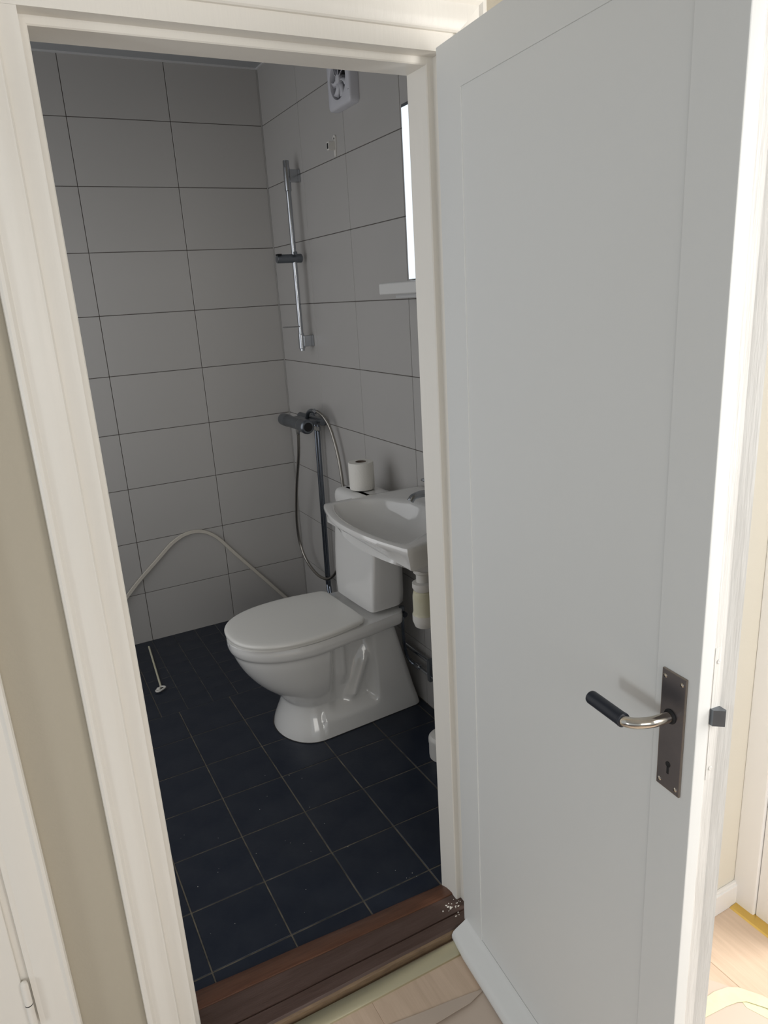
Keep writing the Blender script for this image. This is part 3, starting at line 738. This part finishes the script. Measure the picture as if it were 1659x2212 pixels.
for yy in (-.300, -.425):
    mesh_obj('wall_union', lathe([(.022, 0), (.022, .006), (.015, .010), (.013, .03)], (-.0005, yy, 1.000), (-1, 0, 0), 22), M['dullchrome'], mx)
mesh_obj('hose_nut', lathe([(.0095, 0), (.0095, .018), (.0075, .022), (.0075, .03)], (-.110, -.375, .976), (0, 0, -1), 6), M['chrome'], mx)
mesh_obj('hose_nut', lathe([(.0095, -.01), (.0095, .012), (.0075, .016)], (-.060, -.470, 1.052), (0, -1, -.2), 12), M['chrome'], mx)
mesh_obj('swivel_arm', tube(spline([(-.055, -.36, 1.012), (-.058, -.385, 1.036), (-.060, -.425, 1.050), (-.060, -.468, 1.052)]), .0085, 14), M['dullchrome'], mx)
pp = mx
for y0, y1 in ((-.385, -.365), (-.415, -.393)):
    pts = spline([(-.030, y0, .985), (-.030, (y0 + y1) / 2, .60), (-.030, y1, .26), (-.031, y1 - .006, .21), (-.038, y1 - .04, .150), (-.040, y1 - .09, .12), (-.040, y1 - .30, .11)])
    o = mesh_obj('riser_pipe', tube(pts, .0068, 14), M['pipe'], pp)
    mesh_obj('pipe_nut', lathe([(.0105, 0), (.0105, .016), (.008, .019)], (-.030, y0, .975), (0, 0, -1), 6), M['chrome'], o)
hs_pts = [(-.110, -.378, .950), (-.105, -.345, .85), (-.095, -.262, .70), (-.085, -.196, .56), (-.078, -.165, .46), (-.070, -.160, .375), (-.062, -.195, .305), (-.054, -.262, .263), (-.047, -.34, .250), (-.041, -.43, .272), (-.036, -.52, .35), (-.026, -.590, .50), (-.024, -.622, .63), (-.028, -.627, .751), (-.030, -.604, .876), (-.035, -.564, .979), (-.045, -.526, 1.030), (-.055, -.492, 1.050), (-.060, -.478, 1.052)]
ho = mesh_obj('shower_hose', tube(spline(hs_pts, 8), .0068, 12), M['hose'], mx); ho['label'] = 'grey metal hose looping behind the toilet'

# ------------------------------------------------------------------ toilet valve and wall pipes
vv = empty('stop_valve', (-.04, -1.10, .33), 'small chrome stop valve beside the cistern', 'valve')
VX, VY = -.066, -1.155
mesh_obj('valve_body', lathe([(.006, 0), (.010, .002), (.010, .018), (.0075, .022), (.0075, .036), (.011, .038), (.011, .052), (.007, .055)], (VX, VY, .352), n=16), M['dullchrome'], vv)
mesh_obj('valve_knob', lathe([(.006, 0), (.006, .010), (.0105, .012), (.0105, .024), (.0, .025)], (VX, VY, .380), (0, -1, 0), 12), M['black'], vv)
px_ = spline([(VX, VY, .355), (VX + .002, VY + .002, .28), (VX + .010, VY + .006, .215), (-.045, VY + .0, .178), (-.035, VY - .02, .165), (-.032, -1.195, .165)], 6)
wp = empty('wall_pipes', (-.03, -1.3, .2), 'thin chrome water pipes along the wall under the basin', 'pipe')
mesh_obj('supply_pipe', tube(px_, .0062, 12), M['pipe'], wp)
mesh_obj('wall_pipe', tube([(-.022, -1.075, .212), (-.022, -1.60, .212), (-.022, -1.62, .212)], .0075, 14), M['chrome'], wp)
mesh_obj('wall_pipe', tube([(-.030, -1.12, .165), (-.030, -1.60, .165), (-.030, -1.62, .165)], .0065, 14), M['chrome'], wp)
mesh_obj('tee_fitting', lathe([(.010, 0), (.0115, .002), (.0115, .026), (.010, .028)], (-.030, -1.180, .165), (0, -1, 0), 12), M['chrome'], wp)
bm = bx(-.040, -.0005, -1.292, -1.272, .145, .232, bev=.003)
mesh_obj('pipe_clamp', bm, M['dullchrome'], wp)

# toilet-brush cup on the floor
cup = empty('brush_cup', (-.125, -1.505, 0), 'small white plastic cup on the floor by the door jamb', 'cup')
mesh_obj('cup_body', lathe([(.040, .0004), (.046, .002), (.047, .012), (.0465, .055), (.048, .058), (.048, .070), (.0465, .076), (.040, .084), (.024, .088), (0, .0885)], (-.128, -1.508, 0), n=36), M['oldplast' if False else 'plast'], cup)

# ------------------------------------------------------------------ bent plastic strip leaning on the back wall
pts = [(-.905, -.020, .225), (-.816, -.0125, .310), (-.722, -.010, .390), (-.655, -.010, .448), (-.613, -.010, .474), (-.578, -.010, .487), (-.535, -.010, .4915), (-.495, -.010, .484), (-.458, -.010, .463), (-.42, -.010, .428), (-.351, -.011, .338), (-.247, -.014, .207), (-.127, -.020, .055), (-.092, -.022, .0095)]
pts = [( -1.03, -.034, .1035), (-1.10, -.04, .036), (-1.126, -.042, .0095)][::-1] + pts
P = spline(pts, 6); bm = bmesh.new(); rs = []
for i, p in enumerate(P):
    d = (P[min(i + 1, len(P) - 1)] - P[max(i - 1, 0)]).normalized(); nrm = Vector((0, -1, 0)); side = d.cross(nrm).normalized()
    hw_ = .0085
    rs.append([p + side * hw_ + nrm * .001, p + side * (hw_ - .002) + nrm * .0045, p - side * (hw_ - .002) + nrm * .0045, p - side * hw_ + nrm * .001, p - side * hw_ - nrm * .002, p + side * hw_ - nrm * .002])
rings(bm, rs)
tag(mesh_obj('plastic_strip', bm, M['cream_plast'], angle=40), 'bent pale plastic strip leaning against the tiled back wall', 'strip')

# ------------------------------------------------------------------ thin rod with clip on the floor
rod = empty('plastic_rod', (-.85, -.3, 0), 'thin white plastic rod with a clip on the blue floor', 'rod')
mesh_obj('rod', tube([(-.829, -.075, .0052), (-.860, -.490, .0052)], .0042, 10), M['oldplast'], rod)
mesh_obj('clip', tube(spline([(-.862, -.49, .008), (-.884, -.512, .008), (-.876, -.524, .008), (-.845, -.503, .008), (-.858, -.49, .009)], 5), .0038, 8), M['plast'], rod)
mesh_obj('clip_knob', lathe([(0, 0), (.008, .002), (.009, .008), (.006, .014), (0, .015)], (-.873, -.506, .0006), n=12), M['plast'], rod)

# ------------------------------------------------------------------ black seal between the tiles and right wall base / specks of plaster
bm = bmesh.new()
for i in range(34):
    X = random.uniform(-1.05, -.45); Y = random.uniform(-1.95, -1.2); r = random.uniform(.0004, .0011)
    s = bmesh.ops.create_icosphere(bm, subdivisions=1, radius=r); bmesh.ops.translate(bm, vec=(X, Y, r * .7), verts=s['verts'])
tag(mesh_obj('plaster_specks', bm, M['trim'], smooth=False), 'tiny white plaster specks scattered on the blue floor tiles', 'debris', kind='stuff')
